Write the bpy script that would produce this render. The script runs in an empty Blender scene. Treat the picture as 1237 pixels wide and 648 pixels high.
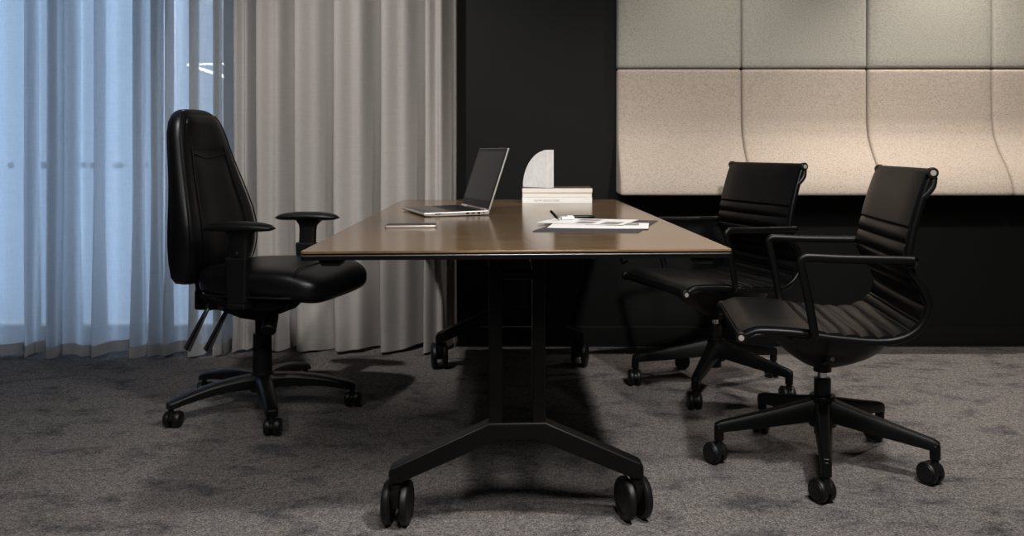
import bpy, bmesh, math, random
from mathutils import Vector, Matrix
random.seed(7)
PI = math.pi
S = bpy.context.scene
COL = S.collection

# ------------------------------------------------------------------ camera, world, exposure, lights
CAM_H = 0.966
F_PX = 1040.0
cam = bpy.data.cameras.new('camera'); co = bpy.data.objects.new('camera', cam); COL.objects.link(co)
co.location = (0, 0, CAM_H); co.rotation_euler = (PI/2, 0, 0)
cam.sensor_width = 36.0; cam.sensor_fit = 'HORIZONTAL'; cam.lens = F_PX/1237*36
cam.shift_x = (618.5-660)/1237; cam.shift_y = -142/1237
cam.clip_start = 0.05; cam.clip_end = 200
S.camera = co

S.view_settings.view_transform = 'Standard'; S.view_settings.look = 'None'
S.view_settings.gamma = 1.0; S.view_settings.use_curve_mapping = False
S.view_settings.exposure = 0.0
S.cycles.use_denoising = True
S.cycles.max_bounces = 8
S.cycles.transparent_max_bounces = 16

w = bpy.data.worlds.new('sky'); S.world = w; w.use_nodes = True
bg = w.node_tree.nodes['Background']
bg.inputs[0].default_value = (0.41, 0.54, 0.72, 1)
bg.inputs[1].default_value = 3.7

def area(name, loc, target, size, power, color, size_y=None, spread=180):
    l = bpy.data.lights.new(name, 'AREA'); l.energy = power; l.color = color
    l.size = size
    if size_y: l.shape = 'RECTANGLE'; l.size_y = size_y
    l.spread = math.radians(spread)
    o = bpy.data.objects.new(name, l); COL.objects.link(o); o.location = loc
    o.rotation_euler = (Vector(target)-Vector(loc)).to_track_quat('-Z', 'Y').to_euler()
    return o
def spot(name, loc, target, angle, power, color, blend=0.8, radius=0.05):
    l = bpy.data.lights.new(name, 'SPOT'); l.energy = power; l.color = color
    l.spot_size = math.radians(angle); l.spot_blend = blend; l.shadow_soft_size = radius
    o = bpy.data.objects.new(name, l); COL.objects.link(o); o.location = loc
    o.rotation_euler = (Vector(target)-Vector(loc)).to_track_quat('-Z', 'Y').to_euler()
    return o
WARM = (1.0, 0.92, 0.83)
NEUT = (1.0, 0.97, 0.94)
spot('downlight_panels_right', (1.95, 3.76, 2.72), (1.97, 3.88, 0.4), 78, 160, WARM, 0.9, 0.04)
spot('downlight_panels_left', (0.85, 3.74, 2.72), (0.85, 3.86, 0.4), 82, 55, WARM, 0.9, 0.04)
spot('downlight_curtain', (-1.35, 2.0, 2.72), (-0.75, 4.1, 0.95), 56, 200, NEUT, 0.9, 0.06)
spot('downlight_front_right', (1.0, 1.05, 2.72), (1.15, 2.3, 0), 108, 275, NEUT, 0.7, 0.10)
spot('downlight_front_left', (-1.5, 1.0, 2.72), (-1.5, 1.3, 0), 95, 115, NEUT, 0.9, 0.05)
area('ceiling_panel_light', (0.2, 0.3, 2.74), (0.2, 3.0, 0.7), 0.5, 30, NEUT, 1.0, 110)
area('exterior_fill', (-2.6, 5.6, 4.2), (-3.0, 7.1, 2.0), 0.6, 900, (0.85, 0.92, 1.0), 0.6)  # added outdoor light, only there to brighten the column and canopy

# ------------------------------------------------------------------ materials
def newmat(name):
    m = bpy.data.materials.new(name); m.use_nodes = True
    nt = m.node_tree; b = nt.nodes['Principled BSDF']
    return m, nt, b
def N(nt, t, **kw):
    n = nt.nodes.new(t)
    for k, v in kw.items(): setattr(n, k, v)
    return n
def simple(name, col, rough=0.5, metal=0.0, spec=0.5, bump=0, bscale=200, var=0.0):
    m, nt, b = newmat(name)
    b.inputs['Base Color'].default_value = (*col, 1); b.inputs['Roughness'].default_value = rough
    b.inputs['Metallic'].default_value = metal; b.inputs['Specular IOR Level'].default_value = spec
    tc = N(nt, 'ShaderNodeTexCoord'); no = N(nt, 'ShaderNodeTexNoise'); no.inputs['Scale'].default_value = bscale
    no.inputs['Detail'].default_value = 3
    nt.links.new(tc.outputs['Object'], no.inputs['Vector'])
    if bump:
        bp = N(nt, 'ShaderNodeBump'); bp.inputs['Strength'].default_value = bump; bp.inputs['Distance'].default_value = 0.001
        nt.links.new(no.outputs[0], bp.inputs['Height']); nt.links.new(bp.outputs[0], b.inputs['Normal'])
    if var:
        mr = N(nt, 'ShaderNodeMapRange'); mr.inputs[3].default_value = 1-var; mr.inputs[4].default_value = 1+var
        mx = N(nt, 'ShaderNodeMixRGB', blend_type='MULTIPLY'); mx.inputs[0].default_value = 1
        mx.inputs[1].default_value = (*col, 1)
        nt.links.new(no.outputs[0], mr.inputs[0]); nt.links.new(mr.outputs[0], mx.inputs[2]); nt.links.new(mx.outputs[0], b.inputs['Base Color'])
    return m

M = {}
M['leather'] = simple('black_leather', (0.004, 0.004, 0.0045), 0.36, spec=0.3, bump=0.35, bscale=260)
M['leather_soft'] = simple('black_soft_leather', (0.0022, 0.0027, 0.0034), 0.38, spec=0.26, bump=0.25, bscale=320)
M['plastic'] = simple('black_plastic', (0.004, 0.004, 0.004), 0.42, spec=0.35, bump=0.15, bscale=500)
M['plastic_dk'] = simple('black_matt_plastic', (0.003, 0.003, 0.003), 0.6, spec=0.2, bump=0.1, bscale=400)
M['powder'] = simple('black_powder_coat', (0.0022, 0.0022, 0.0022), 0.38, spec=0.24, bump=0.12, bscale=700)
M['rubber'] = simple('black_rubber', (0.004, 0.004, 0.004), 0.45, spec=0.35, bump=0.1, bscale=300)
M['lever'] = simple('dark_grey_metal', (0.10, 0.10, 0.10), 0.35, 0.8)
M['chrome'] = simple('chrome', (0.7, 0.7, 0.7), 0.18, 1.0)
M['steel'] = simple('satin_grey_metal', (0.16, 0.16, 0.16), 0.35, 0.9)
M['edge_glint'] = simple('edge_highlight_grey', (0.22, 0.22, 0.22), 0.3, 0.9)  # grey that stands for the highlight on the black table edge
M['silver'] = simple('silver_casing', (0.62, 0.57, 0.52), 0.35, 0.6)
M['silver_dk'] = simple('dark_silver_casing', (0.20, 0.18, 0.165), 0.35, 0.7)
M['screen'] = simple('dark_glass_screen', (0.022, 0.022, 0.022), 0.35, spec=0.3)
M['keys'] = simple('black_keys', (0.008, 0.008, 0.008), 0.4, spec=0.2)
M['paper'] = simple('white_paper', (0.88, 0.86, 0.84), 0.8, var=0.03, bscale=8)
M['print'] = simple('grey_print', (0.30, 0.26, 0.24), 0.8, var=0.5, bscale=60)
M['pages'] = simple('cream_book_cover', (0.82, 0.77, 0.68), 0.6, var=0.04, bscale=20)
M['white_cover'] = simple('white_book_cover', (0.86, 0.84, 0.80), 0.5, var=0.03, bscale=20)
M['cover_dk'] = simple('brown_photo_cover', (0.10, 0.065, 0.045), 0.45, var=0.7, bscale=25)
M['folder'] = simple('dark_grey_card', (0.055, 0.055, 0.062), 0.65, var=0.1, bscale=60)
M['ink'] = simple('grey_ink', (0.25, 0.25, 0.26), 0.8)
M['wall_dark'] = simple('charcoal_wall_paint', (0.0055, 0.0055, 0.0055), 0.6, spec=0.15, bump=0.1, bscale=150, var=0.06)
M['wall_low'] = simple('black_skirting_paint', (0.004, 0.004, 0.004), 0.45, spec=0.3)
M['wall_grey'] = simple('grey_wall_paint', (0.16, 0.155, 0.15), 0.8, bump=0.1, bscale=150)
M['ceiling'] = simple('ceiling_paint', (0.12, 0.12, 0.12), 0.9, bump=0.1, bscale=100)
M['alu_frame'] = simple('window_frame_grey', (0.20, 0.21, 0.23), 0.45, 0.3)
M['white_ext'] = simple('white_render', (0.85, 0.87, 0.9), 0.8, var=0.05, bscale=3)
M['dot_w'] = simple('frosted_dot', (0.75, 0.8, 0.85), 0.6)
M['dot_b'] = simple('blue_grey_dot', (0.10, 0.14, 0.20), 0.6)

def marble():
    m, nt, b = newmat('white_marble')
    tc = N(nt, 'ShaderNodeTexCoord'); no = N(nt, 'ShaderNodeTexNoise'); no.inputs['Scale'].default_value = 14
    no.inputs['Detail'].default_value = 6; no.inputs['Distortion'].default_value = 1.6
    cr = N(nt, 'ShaderNodeValToRGB'); e = cr.color_ramp.elements
    e[0].position = 0.40; e[0].color = (0.93, 0.92, 0.90, 1); e[1].position = 0.56; e[1].color = (0.84, 0.83, 0.82, 1)
    x = cr.color_ramp.elements.new(0.62); x.color = (0.88, 0.87, 0.85, 1)
    nt.links.new(tc.outputs['Object'], no.inputs[0]); nt.links.new(no.outputs[0], cr.inputs[0]); nt.links.new(cr.outputs[0], b.inputs['Base Color'])
    b.inputs['Roughness'].default_value = 0.4
    return m
M['marble'] = marble()

def carpet():
    m, nt, b = newmat('carpet_pile')
    tc = N(nt, 'ShaderNodeTexCoord')
    fine = N(nt, 'ShaderNodeTexNoise'); fine.inputs['Scale'].default_value = 185; fine.inputs['Detail'].default_value = 3; fine.inputs['Roughness'].default_value = 0.8
    mid = N(nt, 'ShaderNodeTexNoise'); mid.inputs['Scale'].default_value = 55; mid.inputs['Detail'].default_value = 4; mid.inputs['Roughness'].default_value = 0.75
    mp = N(nt, 'ShaderNodeMapping'); mp.inputs['Scale'].default_value = (2.4, 3.4, 1); mp.inputs['Rotation'].default_value = (0, 0, 0.2)
    big = N(nt, 'ShaderNodeTexNoise'); big.inputs['Scale'].default_value = 2.4; big.inputs['Detail'].default_value = 5; big.inputs['Roughness'].default_value = 0.65; big.inputs['Distortion'].default_value = 0.3
    nt.links.new(tc.outputs['Object'], fine.inputs[0]); nt.links.new(tc.outputs['Object'], mid.inputs[0])
    nt.links.new(tc.outputs['Object'], mp.inputs[0]); nt.links.new(mp.outputs[0], big.inputs[0])
    r1 = N(nt, 'ShaderNodeValToRGB'); e = r1.color_ramp.elements
    e[0].position = 0.34; e[0].color = (0.0, 0, 0, 1); e[1].position = 0.50; e[1].color = (1, 1, 1, 1)
    nt.links.new(big.outputs[0], r1.inputs[0])
    r2 = N(nt, 'ShaderNodeMapRange'); r2.inputs[1].default_value = 0.36; r2.inputs[2].default_value = 0.64; r2.inputs[3].default_value = 0.25; r2.inputs[4].default_value = 1.8
    nt.links.new(fine.outputs[0], r2.inputs[0])
    r3 = N(nt, 'ShaderNodeMapRange'); r3.inputs[1].default_value = 0.34; r3.inputs[2].default_value = 0.66; r3.inputs[3].default_value = 0.62; r3.inputs[4].default_value = 1.38
    nt.links.new(mid.outputs[0], r3.inputs[0])
    base = N(nt, 'ShaderNodeMixRGB'); base.inputs[1].default_value = (0.078, 0.075, 0.076, 1); base.inputs[2].default_value = (0.165, 0.150, 0.142, 1)
    nt.links.new(r1.outputs[0], base.inputs[0])
    m1 = N(nt, 'ShaderNodeMixRGB', blend_type='MULTIPLY'); m1.inputs[0].default_value = 1
    m2 = N(nt, 'ShaderNodeMixRGB', blend_type='MULTIPLY'); m2.inputs[0].default_value = 1
    nt.links.new(base.outputs[0], m1.inputs[1]); nt.links.new(r2.outputs[0], m1.inputs[2])
    nt.links.new(m1.outputs[0], m2.inputs[1]); nt.links.new(r3.outputs[0], m2.inputs[2])
    nt.links.new(m2.outputs[0], b.inputs['Base Color'])
    b.inputs['Roughness'].default_value = 1.0; b.inputs['Specular IOR Level'].default_value = 0.05
    ad = N(nt, 'ShaderNodeMath', operation='ADD'); nt.links.new(fine.outputs[0], ad.inputs[0]); nt.links.new(mid.outputs[0], ad.inputs[1])
    bp = N(nt, 'ShaderNodeBump'); bp.inputs['Strength'].default_value = 0.6; bp.inputs['Distance'].default_value = 0.006
    nt.links.new(ad.outputs[0], bp.inputs['Height']); nt.links.new(bp.outputs[0], b.inputs['Normal'])
    return m
M['carpet'] = carpet()

def felt(name, col, dark):
    m, nt, b = newmat(name)
    tc = N(nt, 'ShaderNodeTexCoord')
    mp = N(nt, 'ShaderNodeMapping'); mp.inputs['Scale'].default_value = (1, 1, 1.6)
    no = N(nt, 'ShaderNodeTexNoise'); no.inputs['Scale'].default_value = 130; no.inputs['Detail'].default_value = 3; no.inputs['Roughness'].default_value = 0.7
    n2 = N(nt, 'ShaderNodeTexNoise'); n2.inputs['Scale'].default_value = 420; n2.inputs['Detail'].default_value = 2
    nt.links.new(tc.outputs['Object'], mp.inputs[0]); nt.links.new(mp.outputs[0], no.inputs[0]); nt.links.new(tc.outputs['Object'], n2.inputs[0])
    cr = N(nt, 'ShaderNodeValToRGB'); e = cr.color_ramp.elements
    e[0].position = 0.34; e[0].color = (*dark, 1); e[1].position = 0.5; e[1].color = (*col, 1)
    x = e.new(0.68); x.color = (*[c*1.12 for c in col], 1)
    nt.links.new(no.outputs[0], cr.inputs[0]); nt.links.new(cr.outputs[0], b.inputs['Base Color'])
    b.inputs['Roughness'].default_value = 0.95; b.inputs['Specular IOR Level'].default_value = 0.15
    b.inputs['Sheen Weight'].default_value = 0.15
    bp = N(nt, 'ShaderNodeBump'); bp.inputs['Strength'].default_value = 0.35; bp.inputs['Distance'].default_value = 0.002
    ad = N(nt, 'ShaderNodeMath', operation='ADD'); nt.links.new(no.outputs[0], ad.inputs[0]); nt.links.new(n2.outputs[0], ad.inputs[1])
    nt.links.new(ad.outputs[0], bp.inputs['Height']); nt.links.new(bp.outputs[0], b.inputs['Normal'])
    return m
M['felt_grey'] = felt('grey_wool_felt', (0.40, 0.385, 0.335), (0.30, 0.285, 0.25))
M['felt_beige'] = felt('beige_wool_felt', (0.455, 0.385, 0.322), (0.33, 0.275, 0.225))

def veneer():
    m, nt, b = newmat('walnut_veneer')
    tc = N(nt, 'ShaderNodeTexCoord')
    mp = N(nt, 'ShaderNodeMapping'); mp.inputs['Scale'].default_value = (1.2, 42, 1)
    no = N(nt, 'ShaderNodeTexNoise'); no.inputs['Scale'].default_value = 2.2; no.inputs['Detail'].default_value = 6; no.inputs['Roughness'].default_value = 0.65; no.inputs['Distortion'].default_value = 0.3
    mp2 = N(nt, 'ShaderNodeMapping'); mp2.inputs['Scale'].default_value = (8, 260, 1)
    n2 = N(nt, 'ShaderNodeTexNoise'); n2.inputs['Scale'].default_value = 2.0; n2.inputs['Detail'].default_value = 3
    for a, c in ((mp, no), (mp2, n2)):
        nt.links.new(tc.outputs['Object'], a.inputs[0]); nt.links.new(a.outputs[0], c.inputs[0])
    mx = N(nt, 'ShaderNodeMixRGB'); mx.inputs[0].default_value = 0.35
    nt.links.new(no.outputs[0], mx.inputs[1]); nt.links.new(n2.outputs[0], mx.inputs[2])
    cr = N(nt, 'ShaderNodeValToRGB'); e = cr.color_ramp.elements
    e[0].position = 0.37; e[0].color = (0.075, 0.049, 0.024, 1); e[1].position = 0.63; e[1].color = (0.235, 0.145, 0.077, 1)
    nt.links.new(mx.outputs[0], cr.inputs[0]); nt.links.new(cr.outputs[0], b.inputs['Base Color'])
    b.inputs['Roughness'].default_value = 0.16; b.inputs['Specular IOR Level'].default_value = 0.5
    bp = N(nt, 'ShaderNodeBump'); bp.inputs['Strength'].default_value = 0.06; bp.inputs['Distance'].default_value = 0.0005
    nt.links.new(n2.outputs[0], bp.inputs['Height']); nt.links.new(bp.outputs[0], b.inputs['Normal'])
    return m
M['veneer'] = veneer()

def curtain_mat(name, col, transl, transp):
    m = bpy.data.materials.new(name); m.use_nodes = True; nt = m.node_tree; nt.nodes.clear()
    out = N(nt, 'ShaderNodeOutputMaterial')
    tc = N(nt, 'ShaderNodeTexCoord')
    mp = N(nt, 'ShaderNodeMapping'); mp.inputs['Scale'].default_value = (260, 260, 30)
    no = N(nt, 'ShaderNodeTexNoise'); no.inputs['Scale'].default_value = 1; no.inputs['Detail'].default_value = 2
    mp2 = N(nt, 'ShaderNodeMapping'); mp2.inputs['Scale'].default_value = (14, 14, 320)
    n2 = N(nt, 'ShaderNodeTexNoise'); n2.inputs['Scale'].default_value = 1; n2.inputs['Detail'].default_value = 2
    for a, c in ((mp, no), (mp2, n2)):
        nt.links.new(tc.outputs['Object'], a.inputs[0]); nt.links.new(a.outputs[0], c.inputs[0])
    ad = N(nt, 'ShaderNodeMath', operation='ADD'); nt.links.new(no.outputs[0], ad.inputs[0]); nt.links.new(n2.outputs[0], ad.inputs[1])
    mr = N(nt, 'ShaderNodeMapRange'); mr.inputs[1].default_value = 0.6; mr.inputs[2].default_value = 1.4; mr.inputs[3].default_value = 0.92; mr.inputs[4].default_value = 1.07
    nt.links.new(ad.outputs[0], mr.inputs[0])
    mx = N(nt, 'ShaderNodeMixRGB', blend_type='MULTIPLY'); mx.inputs[0].default_value = 1; mx.inputs[1].default_value = (*col, 1)
    nt.links.new(mr.outputs[0], mx.inputs[2])
    d = N(nt, 'ShaderNodeBsdfDiffuse'); t = N(nt, 'ShaderNodeBsdfTranslucent')
    nt.links.new(mx.outputs[0], d.inputs[0]); nt.links.new(mx.outputs[0], t.inputs[0])
    s1 = N(nt, 'ShaderNodeMixShader'); s1.inputs[0].default_value = transl
    nt.links.new(d.outputs[0], s1.inputs[1]); nt.links.new(t.outputs[0], s1.inputs[2])
    if transp > 0:
        tr = N(nt, 'ShaderNodeBsdfTransparent'); s2 = N(nt, 'ShaderNodeMixShader'); s2.inputs[0].default_value = transp
        nt.links.new(s1.outputs[0], s2.inputs[1]); nt.links.new(tr.outputs[0], s2.inputs[2])
        nt.links.new(s2.outputs[0], out.inputs[0])
    else:
        nt.links.new(s1.outputs[0], out.inputs[0])
    return m
M['sheer'] = curtain_mat('sheer_linen', (0.66, 0.68, 0.70), 0.66, 0.09)
M['sheer_hem'] = curtain_mat('doubled_sheer_linen', (0.50, 0.50, 0.50), 0.30, 0.04)
M['drape'] = curtain_mat('grey_linen', (0.46, 0.43, 0.405), 0.15, 0.0)
M['drape_hem'] = curtain_mat('grey_linen_hem', (0.43, 0.405, 0.385), 0.08, 0.0)

def emis(name, col, st):
    m = bpy.data.materials.new(name); m.use_nodes = True; nt = m.node_tree; nt.nodes.clear()
    out = N(nt, 'ShaderNodeOutputMaterial'); e = N(nt, 'ShaderNodeEmission'); e.inputs[0].default_value = (*col, 1); e.inputs[1].default_value = st
    nt.links.new(e.outputs[0], out.inputs[0]); return m
M['tube'] = emis('reflection_glow', (1, 0.95, 0.88), 14)  # glow standing in for room lights mirrored in the window glass
def glass():
    m = bpy.data.materials.new('window_glass'); m.use_nodes = True; nt = m.node_tree; nt.nodes.clear()
    out = N(nt, 'ShaderNodeOutputMaterial'); t = N(nt, 'ShaderNodeBsdfTransparent'); g = N(nt, 'ShaderNodeBsdfGlossy')
    t.inputs[0].default_value = (0.9, 0.95, 1, 1); g.inputs[1].default_value = 0.02
    fr = N(nt, 'ShaderNodeFresnel'); fr.inputs[0].default_value = 1.45
    s = N(nt, 'ShaderNodeMixShader'); nt.links.new(fr.outputs[0], s.inputs[0]); nt.links.new(t.outputs[0], s.inputs[1]); nt.links.new(g.outputs[0], s.inputs[2])
    nt.links.new(s.outputs[0], out.inputs[0]); return m
M['glass'] = glass()

# ------------------------------------------------------------------ mesh helpers
def B(): return bmesh.new()
def finish(name, bm, mat, parent=None, smooth=True, bevel=0, seg=2, loc=None, rz=0, subd=0, autos=40):
    bmesh.ops.recalc_face_normals(bm, faces=bm.faces[:])
    me = bpy.data.meshes.new(name); bm.to_mesh(me); bm.free()
    o = bpy.data.objects.new(name, me); COL.objects.link(o)
    me.materials.append(M[mat] if isinstance(mat, str) else mat)
    if parent: o.parent = parent
    if loc: o.location = loc
    if rz: o.rotation_euler[2] = rz
    if bevel:
        bv = o.modifiers.new('bevel', 'BEVEL'); bv.width = bevel; bv.segments = seg; bv.limit_method = 'ANGLE'; bv.angle_limit = math.radians(35)
    if subd:
        sd = o.modifiers.new('subd', 'SUBSURF'); sd.levels = subd; sd.render_levels = subd
    if smooth:
        for p in me.polygons: p.use_smooth = True
        if not subd: me.set_sharp_from_angle(angle=math.radians(autos))
    return o
def box(bm, c, s, mat=None):
    m = Matrix.Translation(Vector(c))
    if mat: m = m @ mat
    m = m @ Matrix.Diagonal((*s, 1))
    bmesh.ops.create_cube(bm, size=1, matrix=m)
def cyl(bm, p0, p1, r0, r1=None, n=24):
    p0, p1 = Vector(p0), Vector(p1); r1 = r0 if r1 is None else r1
    q = (p1-p0).to_track_quat('Z', 'Y').to_matrix().to_4x4()
    m = Matrix.Translation((p0+p1)/2) @ q
    bmesh.ops.create_cone(bm, cap_ends=True, segments=n, radius1=r0, radius2=r1, depth=(p1-p0).length, matrix=m)
def catmull(pts, n=8, closed=False):
    pts = [Vector(p) for p in pts]; out = []
    L = len(pts)
    for i in range(L-1 if not closed else L):
        p0 = pts[(i-1) % L] if (closed or i > 0) else 2*pts[0]-pts[1]
        p1 = pts[i]; p2 = pts[(i+1) % L]
        p3 = pts[(i+2) % L] if (closed or i+2 < L) else 2*pts[-1]-pts[-2]
        for k in range(n):
            t = k/n
            out.append(0.5*((2*p1)+(p2-p0)*t+(2*p0-5*p1+4*p2-p3)*t*t+(3*p1-p0-3*p2+p3)*t**3))
    if not closed: out.append(pts[-1])
    return out
def tube(bm, pts, r, n=12, ry=None, up=None, caps=True):
    """tube along pts; r scalar or list; ry: second radius; up: reference axis"""
    pts = [Vector(p) for p in pts]; K = len(pts)
    rs = r if isinstance(r, (list, tuple)) else [r]*K
    rys = rs if ry is None else (ry if isinstance(ry, (list, tuple)) else [ry]*K)
    rings = []; prev = None
    for i, p in enumerate(pts):
        t = (pts[min(i+1, K-1)]-pts[max(i-1, 0)]).normalized()
        if up is not None:
            a = Vector(up); a = (a-t*a.dot(t)).normalized()
        elif prev is None:
            a = Vector((0, 0, 1)) if abs(t.z) < 0.9 else Vector((1, 0, 0)); a = (a-t*a.dot(t)).normalized()
        else:
            a = (prev-t*prev.dot(t)).normalized()
        prev = a; b = t.cross(a)
        rings.append([bm.verts.new(p+a*math.cos(2*PI*k/n)*rs[i]+b*math.sin(2*PI*k/n)*rys[i]) for k in range(n)])
    for i in range(K-1):
        for k in range(n):
            bm.faces.new((rings[i][k], rings[i][(k+1) % n], rings[i+1][(k+1) % n], rings[i+1][k]))
    if caps:
        bm.faces.new(rings[0][::-1]); bm.faces.new(rings[-1])
def loft(bm, rings, caps=True, closed=True):
    vs = [[bm.verts.new(p) for p in r] for r in rings]; n = len(vs[0])
    for i in range(len(vs)-1):
        for k in range(n if closed else n-1):
            bm.faces.new((vs[i][k], vs[i][(k+1) % n], vs[i+1][(k+1) % n], vs[i+1][k]))
    if caps and closed:
        bm.faces.new(vs[0][::-1]); bm.faces.new(vs[-1])
    return vs
def lathe(bm, prof, n=28, mat=None):
    """prof list (r,z) closed solid of revolution around z"""
    rings = []
    for r, z in prof:
        rings.append([Vector((max(r, 1e-5)*math.cos(2*PI*k/n), max(r, 1e-5)*math.sin(2*PI*k/n), z)) for k in range(n)])
    if mat is not None: rings = [[mat @ v for v in r] for r in rings]
    loft(bm, rings)
def prism(bm, pts, axis, a, b):
    """extrude a 2D polygon; axis 'y': pts (x,z) between y=a..b; 'x': pts (y,z); 'z': pts (x,y)"""
    def P(p, t):
        return Vector((p[0], t, p[1])) if axis == 'y' else (Vector((t, p[0], p[1])) if axis == 'x' else Vector((p[0], p[1], t)))
    v0 = [bm.verts.new(P(p, a)) for p in pts]; v1 = [bm.verts.new(P(p, b)) for p in pts]
    n = len(pts)
    bm.faces.new(v0[::-1]); bm.faces.new(v1)
    for k in range(n): bm.faces.new((v0[k], v0[(k+1) % n], v1[(k+1) % n], v1[k]))
def tag(o, label, cat, group=None, kind=None):
    if label: o['label'] = label
    if cat: o['category'] = cat
    if group: o['group'] = group
    if kind: o['kind'] = kind
    return o
def thing(name, label, cat, loc=(0, 0, 0), rz=0, group=None):
    o = bpy.data.objects.new(name, None); COL.objects.link(o); o.location = loc; o.rotation_euler = (0, 0, rz)
    o.empty_display_size = 0.1
    return tag(o, label, cat, group)
def struct(name, bm, mat, label=None, parent=None, **kw):
    o = finish(name, bm, mat, parent, **kw)
    if parent is None: tag(o, label, None, kind='structure')
    return o
def slab(name, c, s, mat, parent=None, bevel=0, label=None):
    bm = B(); box(bm, c, s); return struct(name, bm, mat, label, parent, smooth=False, bevel=bevel)

# ------------------------------------------------------------------ room shell
XL, XR, YB, ZC = -3.6, 3.3, -2.2, 2.8
WALL_D, GL_D, XC = 4.25, 4.62, -0.455
slab('floor', ((XL+XR)/2, (YB+4.7)/2, -0.05), (XR-XL+0.4, 4.7-YB+0.1, 0.1), 'carpet', label='mottled grey brown carpet floor')
slab('ceiling', ((XL+XR)/2, (YB+4.7)/2, ZC+0.05), (XR-XL+0.4, 4.7-YB+0.1, 0.1), 'ceiling')
slab('wall_back', ((XC+XR)/2+0.05, WALL_D+0.3, ZC/2), (XR-XC+0.1, 0.6, ZC), 'wall_dark', label='charcoal black wall behind the table')
slab('wall_back_curtain_side', ((-1.66+XC)/2, GL_D+0.12, ZC/2), (XC+1.66, 0.24, ZC), 'wall_grey')
slab('wall_left', (XL-0.05, (YB+4.7)/2, ZC/2), (0.1, 4.7-YB, ZC), 'wall_grey')
slab('wall_right', (XR+0.05, (YB+4.7)/2, ZC/2), (0.1, 4.7-YB, ZC), 'wall_dark')
slab('wall_front', ((XL+XR)/2, YB-0.05, ZC/2), (XR-XL+0.2, 0.1, ZC), 'wall_grey')
bm = B(); prism(bm, [(WALL_D, 0), (WALL_D-0.014, 0), (WALL_D-0.014, 0.096), (WALL_D-0.009, 0.101), (WALL_D, 0.101)], 'x', XC, XR)
struct('baseboard_back', bm, 'wall_low', smooth=False, label='black skirting board along the dark wall')

# window behind the sheer curtain
W0, W1 = XL, -1.66
bm = B()
for x in (W0+0.03, -2.62, W1-0.03): box(bm, (x, GL_D+0.03, ZC/2), (0.06, 0.09, ZC))
box(bm, ((W0+W1)/2, GL_D+0.03, 0.012), (W1-W0, 0.09, 0.024)); box(bm, ((W0+W1)/2, GL_D+0.03, ZC-0.04), (W1-W0, 0.09, 0.08))
wf = struct('window_1', bm, 'alu_frame', 'full height window with grey frame behind the sheer curtain', bevel=0.004, smooth=False)
bm = B(); box(bm, ((W0+W1)/2, GL_D+0.03, ZC/2), (W1-W0-0.1, 0.008, ZC-0.1))
finish('glass_pane', bm, 'glass', wf, smooth=False)
for i, px in enumerate((10, 35, 50, 88, 98, 110, 137, 143, 173)):
    X = (px-660)*GL_D/F_PX; Z = CAM_H-(200-182)*GL_D/F_PX
    bm = B(); cyl(bm, (X, GL_D+0.019, Z), (X, GL_D+0.0255, Z), 0.017, n=20)
    finish('dot_and_reflection', bm, 'dot_w' if i in (1, 3, 5, 6) else 'dot_b', wf)  # alternate dots are painted reflections of the safety dots in the glass

# outside: neighbouring building with pale column and round canopy; added glowing strips imitate room lights mirrored in the glass
bm = B(); prism(bm, [(-3.12, 7.0), (-3.02, 7.0), (-3.02, 7.2), (-3.12, 7.2)], 'z', -0.5, 5)
tag(finish('exterior_column', bm, 'white_ext', smooth=False, bevel=0.02), 'white column outside the window, bright through the sheer curtain', 'column')
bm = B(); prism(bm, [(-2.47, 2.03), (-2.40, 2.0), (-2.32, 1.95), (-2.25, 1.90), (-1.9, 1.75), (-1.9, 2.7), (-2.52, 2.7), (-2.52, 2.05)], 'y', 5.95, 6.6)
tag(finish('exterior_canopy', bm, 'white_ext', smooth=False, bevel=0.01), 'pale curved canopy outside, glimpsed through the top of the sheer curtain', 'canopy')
sl = thing('reflection_strips', 'pair of thin added glowing strips spreading from one end, imitating reflections of room lights in the window', 'reflection', (-2.42, 5.9, 1.556))
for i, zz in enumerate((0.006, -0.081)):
    bm = B(); tube(bm, [(-0.04, 0, 0), (0.26, 0, zz*1.2)], 0.010 if i else 0.0065, 10); finish('reflection_strip', bm, 'tube', sl)
bm = B(); tube(bm, [(0.0, 0, 0), (0.0, 0, 0.475), (0.0, 0.05, 0.475)], 0.002, 8); finish('added_wire', bm, 'steel', sl)  # invented wire that holds up the glowing strips
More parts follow.
